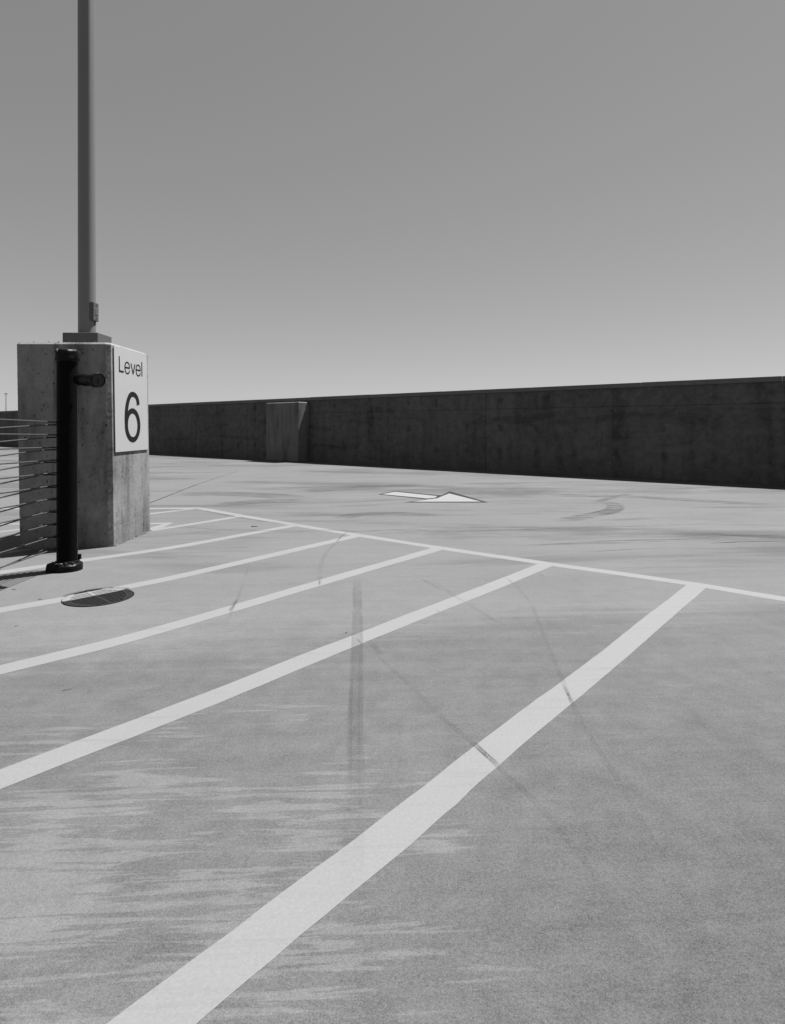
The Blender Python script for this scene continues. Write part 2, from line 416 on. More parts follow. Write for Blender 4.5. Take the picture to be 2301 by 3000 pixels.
H1 = [G(-420, 1489), G(0, 1490.5), G(436, 1490.7), G(588, 1488.5)]
H2 = [G(-420, 1536), G(0, 1535.5), G(436, 1534.5), G(503, 1533.5)]
strip('end_line', H1, LW * 1.15, .0010, M_PAINT, deck, seed=20)
strip('end_line', H2, LW * .9, .0012, M_PAINT, deck, seed=21)
pp = [(100, 1256), (150, 1238), (190, 1228), (262, 1206), (300, 1210), (225, 1246), (100, 1283)]
build('paint_overlap', [G(400 + x / 2.8, 1100 + y / 2.8, 0) + Vector((0, 0, .0014)) for x, y in pp], [tuple(range(len(pp)))], M_PAINT, deck)

# the hatch line that runs over the drain: two pieces that stop at the grate
dl = [G(0, 1788), G(190.5, 1755), G(357, 1722.6), G(500, 1694), G(700, 1649), G(900, 1603), G(1049, 1569)]
dl = [ext(dl[0], dl[1], 2.6)] + dl
dc = crom([Vector((p.x, p.y, 0)) for p in dl], .03)
def drain_strip():
    for side in (0, 1):
        vs, fs, K = [], [], 6
        rows = []
        for i, p in enumerate(dc):
            a = dc[max(0, i - 1)]; b = dc[min(len(dc) - 1, i + 1)]; t = (b - a).normalized(); n = Vector((-t.y, t.x, 0))
            if side == 0 and p.x > GC.x + .02: break
            if side == 1 and p.x < GC.x - .02: continue
            row = []
            for k in range(K + 1):
                j = .0025 * noise.noise(Vector((i * .3, k * 9, 3))) if k in (0, K) else 0
                q = p + n * (LW * (k / K - .5) + j)
                dlt = q - GC; R = GR + .002
                if dlt.length < R:                      # slide along the line direction to the rim
                    bq = dlt.dot(t); cq = dlt.length_squared - R * R; ds = math.sqrt(max(bq * bq - cq, 0))
                    q = q + t * ((-bq - ds) if side == 0 else (-bq + ds))
                row.append(Vector((q.x, q.y, .0007)))
            rows.append(row)
        for r in rows: vs += r
        for i in range(len(rows) - 1):
            for k in range(K):
                a = i * (K + 1) + k
                quad = (a, a + K + 1, a + K + 2, a + 1)
                ar = ((vs[quad[1]] - vs[quad[0]]).length + (vs[quad[2]] - vs[quad[3]]).length)
                if ar > .004: fs.append(quad)
        build('hatch_line', vs, fs, M_PAINT, deck)
drain_strip()

# direction arrow, white on a black border
def poly(name, pts, z, mat, sc=2.1, ox=900, oy=1050, parent=None, label=None):
    return build(name, [G(ox + x / sc, oy + y / sc) + Vector((0, 0, z)) for x, y in pts], [tuple(range(len(pts)))], mat, parent)
arrow = poly('direction_arrow', [(436, 836.5), (540, 815.5), (826, 842.5), (878, 817.5), (1118, 887), (592, 887), (730, 868)], .0004, M_BLACKP, parent=deck)
arrow['label'] = 'white arrow with a black outline painted on the deck'
poly('arrow_paint', [(461, 835.5), (541, 820.5), (802, 847), (790, 856.5), (742, 862)], .0008, M_PAINT2, parent=arrow)
poly('arrow_paint', [(648, 881.8), (744, 868), (800, 861), (874, 831), (1072, 881.3)], .0011, M_PAINT2, parent=arrow)

# expansion joint, cracks
strip('expansion_joint', [G(380, 1492), G(436, 1474.5), G(582, 1418), G(697, 1380)], .016, .0006, M_CRACK, deck, jit=.002, wfun=lambda t: 1.25 - .85 * t)
def crack(pts, width, z=.0017, seed=0, taper=True, jit=.03):
    q = crom([G(*p) for p in pts], .05)
    q = [p + Vector((0, 1, 0)) * jit * (noise.noise(Vector((p.x * 3, seed, 0))) + .5 * noise.noise(Vector((p.x * 11, seed, 4)))) for p in q]
    strip('crack', q, width, z, M_CRACK, deck, jit=.0006, smoothpath=False, seed=seed,
          wfun=(lambda t: max(.12, min(1, 6 * t, 6 * (1 - t)) * (.65 + .6 * noise.noise(Vector((t * 23, seed, 2))))))
          if taper else None)
crack([(438, 1488), (500, 1494), (590, 1497), (700, 1517), (800, 1530), (880, 1540)], .007, seed=1)
crack([(455, 1541), (540, 1544), (650, 1552), (900, 1556), (1020, 1553)], .006, seed=2, jit=.02)
crack([(905, 1551), (1000, 1555), (1045, 1557), (1180, 1552), (1290, 1556), (1500, 1553), (1700, 1546)], .0075, seed=3)
crack([(1640, 1549), (1760, 1544), (1900, 1541), (2080, 1536), (2301, 1542)], .006, seed=4)
crack([(2080, 1592), (2170, 1588), (2301, 1587)], .010, seed=8, jit=.01)
crack([(2000, 1577), (2120, 1571), (2301, 1566)], .007, seed=9, jit=.015)
crack([(1880, 1588), (1960, 1586)], .006, seed=10, jit=.01)
crack([(985, 1590), (1000, 1573), (1018, 1558)], .006, seed=5)
crack([(1720, 1617), (1850, 1610), (1980, 1607)], .005, seed=6, jit=.01)

# tyre marks and scuffs
sc8 = lambda x, y: G(900 + x / 1.867, 1600 + y / 1.867)
def marks(pts, width, mat=None, seed=0, name='tyre_mark', z=.0019):
    fstrip(name, [G(*p) for p in pts], width, z, mat or M_TYREL, deck, seed=seed)
marks([(1046, 1688), (1047, 1740), (1048, 1800), (1047, 1860), (1046, 1960), (1043, 2060), (1041, 2160), (1044, 2260), (1038, 2360), (1036, 2480), (1030, 2640)], .052, M_TYRE, 1)
marks([(1056, 1900), (1053, 2010), (1052, 2150), (1054, 2280), (1053, 2440)], .009, M_TYREL, 2, z=.0021)
marks([(1036, 1960), (1030, 2060), (1029, 2250), (1022, 2480)], .008, M_TYREL, 3, z=.0021)
marks([(1035, 1862), (1060, 1886), (1103, 1921), (1200, 2007), (1307, 2114), (1377, 2168), (1436, 2221), (1489, 2275), (1564, 2345), (1657, 2451), (1740, 2560), (1810, 2680), (1900, 2860), (1960, 3020)], .020, M_TYREL, 4)
marks([(1250, 1696), (1290, 1715), (1330, 1745), (1400, 1788), (1468, 1828), (1540, 1862)], .024, M_TYREL, 5)
marks([(1226, 1694), (1262, 1710), (1300, 1732)], .020, M_TYRE, 6, z=.0021)
marks([(1440, 1668), (1495, 1702), (1553, 1766), (1596, 1868), (1650, 1996), (1682, 2071), (1722, 2145), (1800, 2266), (1883, 2417), (1958, 2533), (2040, 2680), (2110, 2860), (2160, 3050)], .018, M_TYREL, 7)
marks([(1566, 1672), (1600, 1694)], .012, M_TYRE, 8)
marks([(660, 1840), (680, 1790), (697, 1755), (715, 1700), (735, 1640)], .016, M_TYREL, 9)
marks([(940, 1720), (936, 1690), (942, 1650), (965, 1610), (1010, 1572)], .030, M_TYREL, 10)
marks([(1085, 1880), (1120, 1925)], .030, M_TYRE, 11)
def scuff(a, b, width, k):
    for q in range(k):
        o = (q - (k - 1) / 2) * width / max(1, k - 1) if k > 1 else 0
        t = (b - a).normalized(); n_ = Vector((-t.y, t.x, 0))
        fstrip('scuff_mark', [a + n_ * o, (a + b) / 2 + n_ * (o + .0012 * (-1) ** q), b + n_ * o * .9], .0042, .0024, M_SCUFF, deck, seed=q)
scuff(sc8(893, 1066), sc8(1056, 1212), .014, 4)
scuff(sc8(1402, 757), sc8(1459, 878), .007, 2)
scuff(sc8(705, 350), sc8(728, 365), .003, 1)
scuff(sc8(1098, 182), sc8(1126, 204), .004, 1)
scuff(sc8(262, 500), sc8(300, 540), .004, 1)
scuff(G(672, 1793), G(697, 1755), .012, 3)
scuff(sc8(68, 220), sc8(70, 180), .006, 2)
def blob(name, pts, z, mat, ox, oy, sc):
    q = [G(ox + x / sc, oy + y / sc) for x, y in pts]; q = crom(q + [q[0]], .05)[:-1]
    q = [p + Vector((noise.noise(p * 5), noise.noise(p * 5 + Vector((9, 0, 0))), 0)) * .05 for p in q]
    c = sum(q, Vector()) / len(q)
    bmx = bmesh.new(); vv = [bmx.verts.new((p.x, p.y, z)) for p in q]; ee = [bmx.edges.new((vv[i], vv[(i + 1) % len(vv)])) for i in range(len(vv))]
    bmesh.ops.triangle_fill(bmx, use_beauty=True, edges=ee)
    m2 = bpy.data.meshes.new(name); bmx.to_mesh(m2); bmx.free(); m2.materials.append(mat)
    o = bpy.data.objects.new(name, m2); COL.objects.link(o); o.parent = deck; return o
marks([(1615, 1520), (1660, 1522), (1720, 1512), (1780, 1500), (1806, 1486)], .24, M_STAIN, 21, 'stain', .0009)
marks([(1740, 1508), (1800, 1492), (1790, 1474), (1740, 1468)], .20, M_STAIN, 22, 'stain', .0010)
marks([(1745, 1472), (1780, 1462), (1820, 1452), (1855, 1444)], .12, M_STAIN, 23, 'stain', .0012)
marks([(1680, 1590), (1820, 1584), (2000, 1580), (2150, 1574)], .05, M_STAIN, 24, 'stain', .0010)
marks([(1500, 1600), (1700, 1592), (1900, 1590)], .06, M_STAIN, 25, 'stain', .0012)
marks([(1950, 1570), (2100, 1566), (2301, 1575), (2500, 1580)], .16, M_STAIN, 26, 'stain', .0010)
marks([(880, 1440), (1000, 1432), (1150, 1428)], .45, M_STAIN, 27, 'stain', .0010)
marks([(990, 1520), (1060, 1506), (1150, 1504), (1300, 1510)], .22, M_STAIN, 28, 'stain', .0010)
marks([(640, 1480), (760, 1470), (900, 1468)], .40, M_STAIN, 29, 'stain', .0012)
marks([(500, 1450), (620, 1446), (760, 1450), (900, 1462)], .50, M_STAIN, 31, 'stain', .0013)
marks([(1000, 1425), (1200, 1424), (1420, 1432)], .40, M_STAIN, 32, 'stain', .0013)
marks([(1600, 1450), (1850, 1456), (2100, 1470), (2350, 1486)], .34, M_STAIN, 33, 'stain', .0013)

# twigs and crumbs on the deck
def twig(px, py, ln, ang, r, label):
    r *= .6; ln *= .8
    c = G(px, py); a = Vector((math.cos(ang), math.sin(ang), 0)) * ln / 2
    b = MB(); pts = [c - a, c - a * .3 + Vector((0, .04 * ln, .001)), c + a * .4 + Vector((0, -.02 * ln, .001)), c + a]
    for i in range(3): b.cyl(pts[i] + Vector((0, 0, r)), pts[i + 1] + Vector((0, 0, r)), r * (1 - .15 * i), r * (.85 - .15 * i), 6)
    tag(b.build('twig', M_TWIG, None, loc=c), label, 'twig', 'dark twigs and crumbs on the deck')
twig(41, 1728, .028, .2, .0025, 'tiny dark twig on bare concrete left of the drain')
twig(118, 1756.5, .03, 0, .0025, 'tiny dark twig just left of the drain, near the painted line')
twig(48, 1835, .016, .1, .002, 'dark crumb between two hatch lines at the left edge')
twig(196, 2022, .038, .6, .0012, 'thin dark twig between two hatch lines below the drain')
twig(746, 1543.6, .075, 0, .006, 'dark twig near the hatching corner to the right of the pedestal')
twig(1015, 1855, .012, .3, .0025, 'dark speck between two hatch lines beside the tyre mark')

# ------------------------------------------------------------------ parapet wall
wall = empty('parapet_wall', W(10, -.15, 0))
tag(wall, 'long dark shaded concrete parapet wall with coping across the far side of the deck', 'wall')
WT = 1.88 * h; CB = 1.788 * h; JZ = 1.42 * h
def wallpart(name, mb, mat, smooth=False):
    """build in wall-local axes so the stains follow the wall"""
    o = build(name, mb.v, mb.f, mat, None)
    o.rotation_euler = (0, 0, WROT); base = wm * D
    o.parent = wall; o.location = Vector((base.x, base.y, 0)) - Vector(wall.location)
    return o
# local frame: x = along wd, y = rotate(wd,+90) = -wm (towards the camera), z up
core = MB(); core.box(-36 * h, 100 * h, -.30 * h, -.012, 0, CB)
pan = core
J0, JS = 9.83 * h, 2.91 * h
k0 = int((-36 * h - J0) / JS) - 1
tl = [J0 + JS * k for k in range(k0, 32)]
for a, b in zip(tl[:-1], tl[1:]):
    dd = .0015 * random.uniform(-1, 1)
    pan.box(a + .004, b - .004, -.0119, dd, 0.001, JZ - .004)
    pan.box(a + .004, b - .004, -.0119, dd + .0015 * random.uniform(-1, 1), JZ + .004, CB - .0005)
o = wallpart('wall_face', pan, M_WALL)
cp = MB(); cs = 2.32 * h; c0 = 8.1 * h
for k in range(-19, 40):
    a = c0 + cs * k; dz = random.uniform(-.003, .003)
    cp.box(a + .004, a + cs - .004, -.34 * h, .035 + random.uniform(-.002, .002), CB + .001, WT + dz)
o = bevel(wallpart('coping', cp, M_COPE), .006, 2)
pi = MB(); pi.box(12.78 * h, 14.19 * h, .003, .458 * h, 0, 1.736 * h)
o = bevel(wallpart('pilaster', pi, M_PILAS), .018, 1)
o['label'] = 'stub pilaster standing out from the wall with a sunlit top corner'
wall['category'] = 'wall'

# ------------------------------------------------------------------ far mast
fm = empty('light_mast', P(17.5, 1206, 200)); fm.location.z = -18
tag(fm, 'tiny distant light mast with a double lamp head above the wall at the left edge', 'lamp post')
c = Vector(fm.location); zt = P(17.5, 1154, 200).z
b = MB(); b.cyl(c, (c.x, c.y, zt), .22, .08, 12); b.build('mast', M_POST, fm, True)
for s in (-1, 1):
    b = MB(); b.box(c.x + s * .25 - .3, c.x + s * .25 + .3 if s > 0 else c.x - .0 , c.y - .2, c.y + .2, zt - .08, zt + .1) if False else b.hexa(
        [(c.x + s * .12, c.y - .2, zt - .05), (c.x + s * .68, c.y - .2, zt - .02), (c.x + s * .68, c.y + .2, zt - .02), (c.x + s * .12, c.y + .2, zt - .05),
         (c.x + s * .12, c.y - .2, zt + .12), (c.x + s * .68, c.y - .2, zt + .06), (c.x + s * .68, c.y + .2, zt + .06), (c.x + s * .12, c.y + .2, zt + .12)])
    fixn(b.build('lamp_head', M_POST, fm))
b = MB(); b.box(c.x - .2, c.x + .2, c.y - .12, c.y + .12, zt - .06, zt + .22); b.build('bracket', M_POST, fm)

# ------------------------------------------------------------------ concrete pedestal
YF, YB = 4.986 * h, 5.775 * h
XL, XR = -3.124 * h, -2.352 * h; PT = 1.712 * h; CH = .036 * h
ped = empty('concrete_pedestal', ((XL + XR) / 2, (YF + YB) / 2, 0))
tag(ped, 'square concrete pedestal with a sunlit right face carrying the level sign', 'pedestal')
def pedestal():
    vs, fs = [], []; N = 70
    zs = [-.01 + (PT + .01) * i / N for i in range(N + 1)]
    top = .016 * h
    def ring(z, ins=0.0, jit=True):
        sh = -.026 * h * (z / PT) + .013 * h
        r = []
        def e(px, py, seed, amp):
            if not jit: return Vector((px + sh, py, z))
            k = noise.noise(Vector((z * 38, seed, 0))) * amp + noise.noise(Vector((z * 9, seed, 5))) * amp * .5
            return Vector((px + sh + k, py, z))
        r.append(e(XL + ins, YF + ins, 1, .0015))
        r.append(e(XR - CH - ins * .6, YF + ins, 2, .0045))
        r.append(e(XR - CH + .006 - ins * .5, YF + .004 + ins, 6, .003))
        r.append(e(XR - ins, YF + CH * .75 + ins * .6, 3, .0008))
        r.append(e(XR - ins, YB - .012 - ins, 4, .0006))
        r.append(e(XR - .012 - ins, YB - ins, 4, .0015))
        r.append(e(XL + ins, YB - ins, 5, .0015))
        return r
    R = [ring(z) for z in zs[:-1]] + [ring(PT - top), ring(PT, top * .9, False)]
    R[-3] = ring(PT - top * 1.6)
    m = MB(); m.rings(R, True, True)
    o = fixn(m.build('column', M_PIL, ped)); return o
pedestal()
# crumbs and ridge of grout on the top and along the foot of the pedestal
def rock(b, c, r):
    pts = []; 
    for z, rr in ((-.5, .6), (0, 1), (.5, .55)):
        pts.append([Vector(c) + Vector((math.cos(a) * rr * r * random.uniform(.7, 1.2), math.sin(a) * rr * r * random.uniform(.7, 1.2), z * r)) for a in [2 * math.pi * k / 6 + .3 * z for k in range(6)]])
    b.rings(pts)
b = MB()
for i in range(170):
    t = i / 169; y = YF + CH + t * (YB - YF - CH); r = random.uniform(.003, .008)
    rock(b, (XR + .013 * h + random.uniform(-.004, .010), y + random.uniform(-.006, .006), random.uniform(-.002, .006)), r)
fixn(b.build('grout_ridge', M_PLINTH, ped))
b = MB(); R = []
for i in range(121):
    x = XL + .012 + (XR - CH - .03 - XL) * i / 120 - .013 * h; k = max(0.0, noise.noise(Vector((x * 26, 3, 0)))) + .5 * max(0.0, noise.noise(Vector((x * 70, 8, 0))))
    hgt = .0006 + .013 * k * (1.0 if i < 62 else .35)
    y = YF + .022
    R.append([Vector((x, y - .006, PT - .002)), Vector((x, y - .002, PT + hgt)), Vector((x, y + .012, PT + hgt * .8)), Vector((x, y + .018, PT - .002))])
b.rings(R); fixn(b.build('grout_lip', M_PLINTH, ped))

# ------------------------------------------------------------------ level sign
sx = XR + .006 * h; sth = .005
SY0, SY1, SZ0, SZ1 = 5.045 * h, 5.715 * h, .790 * h, 1.690 * h
sign = empty('level_sign', (sx, (SY0 + SY1) / 2, SZ0))
tag(sign, 'white rectangular sign reading Level 6 on the sunlit face of the pedestal', 'sign')
def shx(z): return -.026 * h * (z / PT) + .013 * h
def plate():
    m = MB(); N = 8; R = []
    for i in range(N + 1):
        z = SZ0 + (SZ1 - SZ0) * i / N; x = sx + shx(z)
        R.append([Vector((x, SY0, z)), Vector((x + sth, SY0, z)), Vector((x + sth, SY1, z)), Vector((x, SY1, z))])
    m.rings(R); return fixn(m.build('plate', M_SIGN, sign))
plate()
for yy in (SY0 + .05, SY1 - .05):
    for zz in (SZ0 + .06, SZ1 - .06):
        b = MB(); b.cyl((XR - .01 + shx(zz), yy, zz), (sx + shx(zz) + .001, yy, zz), .008, n=10); b.build('standoff', M_BOXM, sign)
def stroke(paths, name, oy, oz, ww, hh, wx, wz, taper=None):
    """letter strokes on the sign face; path points are fractions of the letter box; wx, wz: stroke weight for uprights and for bars"""
    m = MB(); dep = 0
    for path, closed, smooth in paths:
        pts = [Vector((oy + a * ww, oz + c_ * hh, 0)) for a, c_ in path]
        if smooth:
            if closed: q = crom([pts[-1]] + pts + [pts[0], pts[1]], .004); 
            else: q = crom(pts, .004)
            if closed:
                # keep only one turn
                a0 = min(range(len(q)), key=lambda i: (q[i] - pts[0]).length); rest = q[a0:]
                a1 = min(range(20, len(rest)), key=lambda i: (rest[i] - pts[0]).length); q = rest[:a1 + 1]; q[-1] = q[0].copy()
        else: q = pts
        L, R = [], []
        n = len(q)
        for i in range(n):
            if closed and i in (0, n - 1): a, c_ = q[n - 2], q[1]
            else: a, c_ = q[max(0, i - 1)], q[min(n - 1, i + 1)]
            t = (c_ - a).normalized(); nn = Vector((-t.y, t.x, 0))
            wt = math.sqrt((nn.x * wx) ** 2 + (nn.y * wz) ** 2) / 2
            L.append(q[i] + nn * wt); R.append(q[i] - nn * wt)
        for a, c_ in zip(range(n - 1), range(1, n)):
            qd = []
            for p in (L[a], R[a], R[c_], L[c_]):
                qd.append(Vector((sx + sth + .0010 + dep + shx(p.y), p.x, p.y)))
            m.add(qd, [(0, 1, 2, 3)])
        dep += .0006
    bmx = bmesh.new(); o = m.build(name, M_INK, sign)
    bmx.from_mesh(o.data); bmesh.ops.remove_doubles(bmx, verts=bmx.verts, dist=1e-6); bmesh.ops.recalc_face_normals(bmx, faces=bmx.faces)
    for f in bmx.faces:
        if f.normal.x < 0: f.normal_flip()
    bmx.to_mesh(o.data); bmx.free()
    return o
wx, wz = .0195 * h, .0150 * h
cz, ch = 1.478 * h, .135 * h; xh = .098 * h
stroke([([(0, 1), (0, 0)], False, False), ([(-.08, .055), (1, .055)], False, False)], 'letter', 5.137 * h, cz, .082 * h, ch, wx, wz)
def letter_e(y0):
    ell = [(.97, .50), (.88, .80), (.70, .93), (.50, .96), (.28, .92), (.10, .76), (.03, .50), (.10, .24), (.28, .07), (.52, .03), (.72, .07), (.87, .17), (.96, .30)]
    stroke([(ell, False, True), ([(.05, .52), (1.0, .52)], False, False)], 'letter', y0, cz - .004 * h, .100 * h, xh + .008 * h, wx * .9, wz * .85)
letter_e(5.240 * h)
stroke([([(0, 1), (.5, .05)], False, False), ([(.5, .05), (1, 1)], False, False)], 'letter', 5.366 * h, cz, .082 * h, xh, wx * .95, wz)
letter_e(5.468 * h)
stroke([([(0, 1), (0, 0)], False, False)], 'letter', 5.598 * h, cz, .08 * h, ch, wx, wz)
six_arm = [(.885, .745), (.855, .835), (.77, .905), (.64, .945), (.50, .950), (.36, .915), (.245, .83), (.165, .72), (.115, .60), (.095, .46), (.095, .36)]
cy_, rz_ = .335, .287
bowl = [(.505 + .405 * math.cos(a), cy_ + rz_ * math.sin(a)) for a in [math.pi + 2 * math.pi * k / 16 for k in range(16)]]
stroke([(six_arm, False, True), (bowl, True, True)], 'numeral', 5.223 * h, .868 * h, .319 * h, .453 * h, .062 * h, .046 * h)

# ------------------------------------------------------------------ lamp pole on the pedestal
PX, PY = -2.742 * h, 5.36 * h
pole = empty('lamp_pole', (PX, PY, PT))
tag(pole, 'tall round metal lamp pole rising from a boxy base cover on the pedestal', 'lamp post')
b = MB(); b.cyl((PX, PY, PT + .11 * h), (PX - .010, PY, 7.6), .0735 * h, .069 * h, 64); o = b.build('pole_shaft', M_POLE, pole, True)
m = o.modifiers.new('e', 'EDGE_SPLIT')
BF, BB = 5.215 * h, 5.475 * h
b = MB(); b.box(-2.884 * h, -2.575 * h, BF, BB, PT + .001, 1.829 * h); bevel(b.build('base_cover', M_BOXM, pole), .004, 2)
b = MB(); hx0, hx1 = PX + .030 * h, PX + .0865 * h
b.box(hx0, hx1, 5.305 * h, 5.398 * h, 1.952 * h, 2.118 * h); bevel(b.build('hand_hole_box', M_BOXM, pole), .005, 3)
for zz in (1.975 * h, 2.095 * h):
    b = MB(); b.cyl((hx1, 5.35 * h, zz), (hx1 + .005, 5.35 * h, zz), .0055, n=10); b.build('screw', M_IRON, pole)
b = MB(); b.box(hx0 + .01, hx1 + .003, 5.325 * h, 5.376 * h, 2.005 * h, 2.064 * h); bevel(b.build('cover_plate', M_BOXM, pole), .002, 1)
b = MB(); b.cyl((PX + .060 * h, 5.352 * h, 1.905 * h), (PX + .066 * h, 5.352 * h, 1.955 * h), .012, n=12); b.build('conduit_nipple', M_IRON, pole, True)
b = MB(); b.cyl((PX - .01, PY, 7.5), (PX + 1.0, PY + .3, 7.62), .035, .03, 16); b.build('arm', M_POLE, pole, True)
b = MB(); b.box(PX + .85, PX + 1.5, PY + .12, PY + .48, 7.55, 7.70); bevel(b.build('lamp_head', M_BOXM, pole), .03, 3)

# ------------------------------------------------------------------ cable barrier
BX, BY, BR = -2.283 * h, 4.19 * h, .0670 * h
fence = empty('cable_barrier', (BX, BY, 0))
tag(fence, 'black round post strung with twisted wire cables in front of the pedestal', 'fence')
b = MB(); prof = [(BR, .02), (BR, 1.53 * h)]
b.lathe((BX, BY, 0), prof, 48); o = b.build('post', M_POST, fence, True); o.modifiers.new('e', 'EDGE_SPLIT')
# ragged bright seam on the sunward edge
b = MB(); z = .06
while z < 1.28 * h:
    ln = random.uniform(.004, .022); on = noise.noise(Vector((z * 4, 2, 0))) > -9
    if on:
        a = math.radians(4 + random.uniform(-1.5, 1.5)); r = BR + .0008; ww = random.uniform(.02, .045)
        R = []
        for zz in (z, z + ln):
            R.append([Vector((BX + r * math.cos(a), BY + r * math.sin(a), zz)), Vector((BX + (r + .0022) * math.cos(a + ww / 2), BY + (r + .0022) * math.sin(a + ww / 2), zz)), Vector((BX + r * math.cos(a + ww), BY + r * math.sin(a + ww), zz))])
        b.rings(R)
    z += ln
fixn(b.build('seam', M_CHIP, fence))
# wrapped cap
b = MB(); b.lathe((BX, BY, 0), [(BR + .002, 1.458 * h), (BR + .012, 1.466 * h), (BR + .013, 1.49 * h), (BR + .010, 1.505 * h), (BR + .014, 1.522 * h), (BR + .010, 1.54 * h), (BR * .8, 1.546 * h), (BR * .3, 1.543 * h)], 40, jit=.008)
b.build('cap_wrap', M_WRAP, fence, True)
b = MB(); b.cyl((BX - .02, BY - BR - .004, 1.532 * h), (BX + .018, BY - BR - .004, 1.529 * h), .0055, n=8); b.cyl((BX - .026, BY - BR - .006, 1.532 * h), (BX - .018, BY - BR - .006, 1.532 * h), .010, n=6); b.build('bolt', M_STEEL, fence)
# collar at the foot
b = MB(); CR = .099 * h
b.lathe((BX, BY, 0), [(CR, 0), (CR, .040 * h), (CR - .004, .046 * h), (BR + .012, .052 * h), (BR + .010, .066 * h), (BR - .002, .070 * h)], 48, jit=.0015)
o = b.build('base_collar', M_WRAP, fence, True); o.modifiers.new('e', 'EDGE_SPLIT')
for k in range(5):
    b = MB(); a = math.radians(-150 + 28 * k); c = Vector((BX + (BR + .018) * math.cos(a), BY + (BR + .018) * math.sin(a), .05 * h))
    b.cyl(c, c + Vector((0, 0, .014)), .007, n=6); b.build('bolt', M_IRON, fence)
b = MB(); b.cyl((BX - .03, BY - BR - .020, .062 * h), (BX + .012, BY - BR - .016, .060 * h), .004, n=8); b.build('bolt', M_STEEL, fence)
b = MB(); c = Vector((BX - CR * .72, BY - CR * .55, 0)); b.hexa([c + Vector(v) for v in ((-.035, -.03, 0), (.05, -.035, 0), (.05, .03, 0), (-.03, .03, 0), (-.03, -.022, .052), (.035, -.028, .062), (.035, .02, .062), (-.022, .02, .055))])
bevel(fixn(b.build('collar_clamp', M_WRAP, fence)), .008, 2)
b = MB(); c = P(230, 1630, BY + .03); b.box(c.x - .008, c.x + .014, c.y - .012, c.y + .012, c.z - .018, c.z + .014); b.cyl((BX + BR - .01, c.y, c.z - .006), (c.x + .004, c.y, c.z - .006), .005, n=8)
bevel(b.build('side_lug', M_POST, fence), .003, 2)
# short taped side pipe
a0 = P(232, 1111, BY - .02); ax = Vector((.80, -.58, -.07)).normalized(); pr = .0415 * h
u = ax.orthogonal().normalized(); v_ = ax.cross(u)
L_ = .262 * h
def rr(s_, r_, j=0.0, n=32):
    return [a0 + ax * s_ + (u * math.cos(2 * math.pi * k / n) + v_ * math.sin(2 * math.pi * k / n)) * (r_ + j * noise.noise(Vector((math.cos(2*math.pi*k/n)*2.5, math.sin(2*math.pi*k/n)*2.5, s_ * 80)))) for k in range(n)]
b = MB(); b.rings([rr(0, pr), rr(L_ * .3, pr), rr(L_ * .32, pr + .003, .004), rr(L_ * .45, pr + .001, .006), rr(L_ * .55, pr - .001, .006), rr(L_ * .65, pr + .001, .005), rr(L_ * .8, pr + .001, .003), rr(L_ * .82, pr + .007, .002), rr(L_, pr + .007, .001), rr(L_ + .002, pr + .004), rr(L_ - .003, pr - .001)], True, False)
b.build('side_pipe', M_WRAP, fence, True)
b = MB(); b.rings([rr(L_ - .008, pr), rr(L_ - .004, pr)]); b.build('pipe_end_plug', simple('plug_grey', .045, .5, .3), fence)
b = MB(); e = a0 + ax * (L_ - .002); b.box(e.x - .003, e.x + .003, e.y - .002, e.y + .004, e.z - .022, e.z + .006); b.build('plug_slot', M_INK, fence)
# cables
def cable(p0, p1, r=.0042 * h, sag=0.0):
    """laid wire rope: a tube whose four-lobed section turns along its length"""
    p0, p1 = Vector(p0), Vector(p1); d_ = p1 - p0; L = d_.length; t = d_.normalized()
    uu = t.cross(Vector((0, 0, 1))).normalized(); vv = uu.cross(t); n = 12; step = .0055; N = int(L / step); R = []
    for i in range(N + 1):
        f = i / N; c = p0 + d_ * f - Vector((0, 0, sag * 4 * f * (1 - f))); tw = f * L / .048 * 2 * math.pi
        R.append([c + (uu * math.cos(a) + vv * math.sin(a)) * (r * (1 + .26 * math.cos(4 * (a - tw)))) for a in [2 * math.pi * k / n for k in range(n)]])
    m = MB(); m.rings(R); return m
YN = 2.2 * h
for k in range(11):
    za = h - ((1237 + 36.8 * k) - HY) * 4.19 * h / FPX
    cable((-2.356 * h, YN, za + (.040 - .0025 * k) * h + .004 * (k % 3 - 1) * .3), (-2.350 * h, 4.185 * h, za)).build('cable', M_CABLE, fence, True)
ends = [140, 136.5, 132, 129, 127, 128, 126.5, 127, 127, 127, 127]
for k in range(11):
    zb = h - ((1244.6 + 36.45 * k) - HY) * 4.22 * h / FPX
    xe = (ends[k] - CX) / FPX * 4.20 * h
    pe = Vector((xe, 4.20 * h, zb))
    cable((-2.448 * h, YN, zb - .080 * h + .002 * ((k * 7) % 3 - 1)), pe).build('cable', M_CABLE, fence, True)
    m = MB(); m.cyl(pe - Vector((0, .004, 0)), pe + Vector((.02, .01, 0)), .0048, n=8); m.cyl(pe + Vector((.012, .006, 0)), Vector((-2.335 * h, 4.20 * h, zb)), .0042, n=8)
    m.build('cable_anchor', M_POST, fence, True)

# ------------------------------------------------------------------ drain grate
gr = empty('drain_grate', GC)
tag(gr, 'round slotted iron drain grate crossed by a white painted hatch line', 'drain')
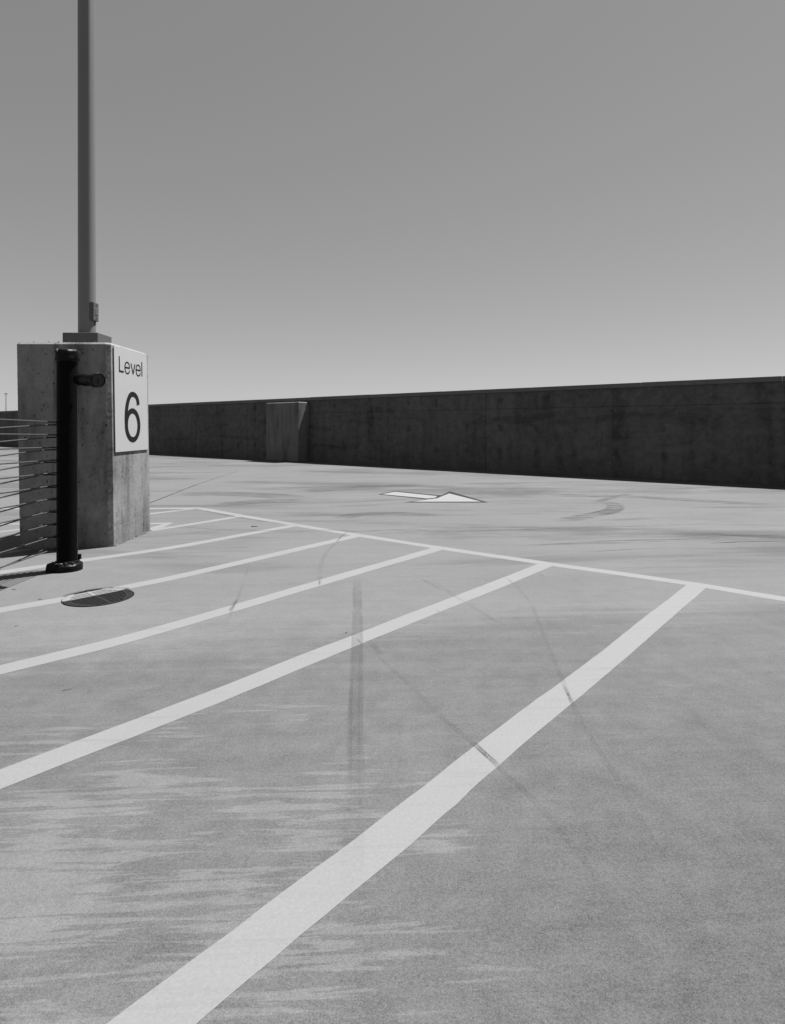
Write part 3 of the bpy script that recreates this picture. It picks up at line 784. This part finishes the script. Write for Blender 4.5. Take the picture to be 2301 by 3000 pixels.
# the hatch line over it, in grate-local coordinates
k = min(range(len(dc)), key=lambda i: (dc[i] - GC).length); lt = (dc[k + 1] - dc[k - 1]).normalized(); ln_ = Vector((-lt.y, lt.x, 0))
loff = (dc[k] - GC).dot(ln_)
def grate_material():
    n = NT('painted_cast_iron'); M = n.math
    a = n.noise(n.mapc((1, 1, 1)), 45, 5, .7); x, y, z = n.xyz()
    d = M('SUBTRACT', M('ADD', M('MULTIPLY', x, ln_.x), M('MULTIPLY', y, ln_.y)), loff)
    f = n.rng(M('ADD', M('ABSOLUTE', d), M('MULTIPLY', M('SUBTRACT', a, .5), .006)), LW * .5 - .002, LW * .5 + .001, 1, 0)
    f = M('MULTIPLY', f, n.rng(z, -.008, -.004, 0, 1))
    iron = M('MULTIPLY_ADD', M('SUBTRACT', a, .5), .04, .018)
    n.col(M('ADD', M('MULTIPLY', f, M('MULTIPLY_ADD', M('SUBTRACT', a, .5), .1, .30)), M('MULTIPLY', M('SUBTRACT', 1.0, f), iron)))
    n.bump(a, .4, .002); return n.fin(.7, .15)
MG = grate_material()
b = MB(); b.lathe(GC, [(GR * .985, -.06), (GR * .985, .001), (GR * .975, .004), (GR * .93, .004), (GR * .925, 0), (GR * .925, -.06)], 72, False, False, jit=.0006)
o = fixn(b.build('rim', MG, gr)); 
b = MB(); ns = 12; inner = GR * .93
pitch = 2 * inner / 13.0
for i in range(-6, 7):
    off = i * pitch; w2 = pitch * .30
    ll = math.sqrt(max(inner ** 2 - off ** 2, 0)) 
    if ll < .02: continue
    for s in (1,):
        A = GC + ln_ * off - lt * ll; B_ = GC + ln_ * off + lt * ll
        nn = ln_ * w2
        dz = Vector((0, 0, -.016)); up = Vector((0, 0, .0015))
        b.hexa([A - nn + dz, B_ - nn + dz, B_ + nn + dz, A + nn + dz, A - nn + up, B_ - nn + up, B_ + nn + up, A + nn + up])
for cc in (-.34, .34):
    cpt = GC + lt * inner * cc * 0 ; 
w3 = GR * .045; A = GC - ln_ * inner * .97; B_ = GC + ln_ * inner * .97; t3 = lt * w3; dz = Vector((0, 0, -.014)); up = Vector((0, 0, .0022))
b.hexa([A - t3 + dz, A + t3 + dz, B_ + t3 + dz, B_ - t3 + dz, A - t3 + up, A + t3 + up, B_ + t3 + up, B_ - t3 + up])
# solid lands at both ends of the slots
for s in (-1, 1):
    prof = []
    for q in range(13):
        a = math.radians(-62 + 124 * q / 12); prof.append(GC + (lt * math.cos(a) * s + ln_ * math.sin(a)) * (inner + .002))
    chord = [GC + (lt * math.cos(math.radians(-62 + 124 * q / 12)) * s * inner * .80 + ln_ * math.sin(math.radians(-62 + 124 * q / 12)) * inner * .92) for q in range(13)]
    R = [[prof[q] + dz, chord[q] + dz, chord[q] + Vector((0, 0, .0028)), prof[q] + Vector((0, 0, .0028))] for q in range(13)]
    b.rings(R)
fixn(b.build('slotted_cover', MG, gr))
b = MB(); b.lathe(GC, [(GR * .99, -.002), (GR * .99, -.2), (.001, -.2)], 48, False, True); b.build('sump', M_DARK, gr)
strip('worn_edge', [GC + Vector((math.cos(a), math.sin(a), 0)) * (GR + .012) for a in [math.radians(60 + 8 * k) for k in range(16)]], .020, .0030, mark_material('dark_edge', .05, .5, (30, 30, 1), .3, .6), deck, jit=.004)

print('objects', len(bpy.data.objects))
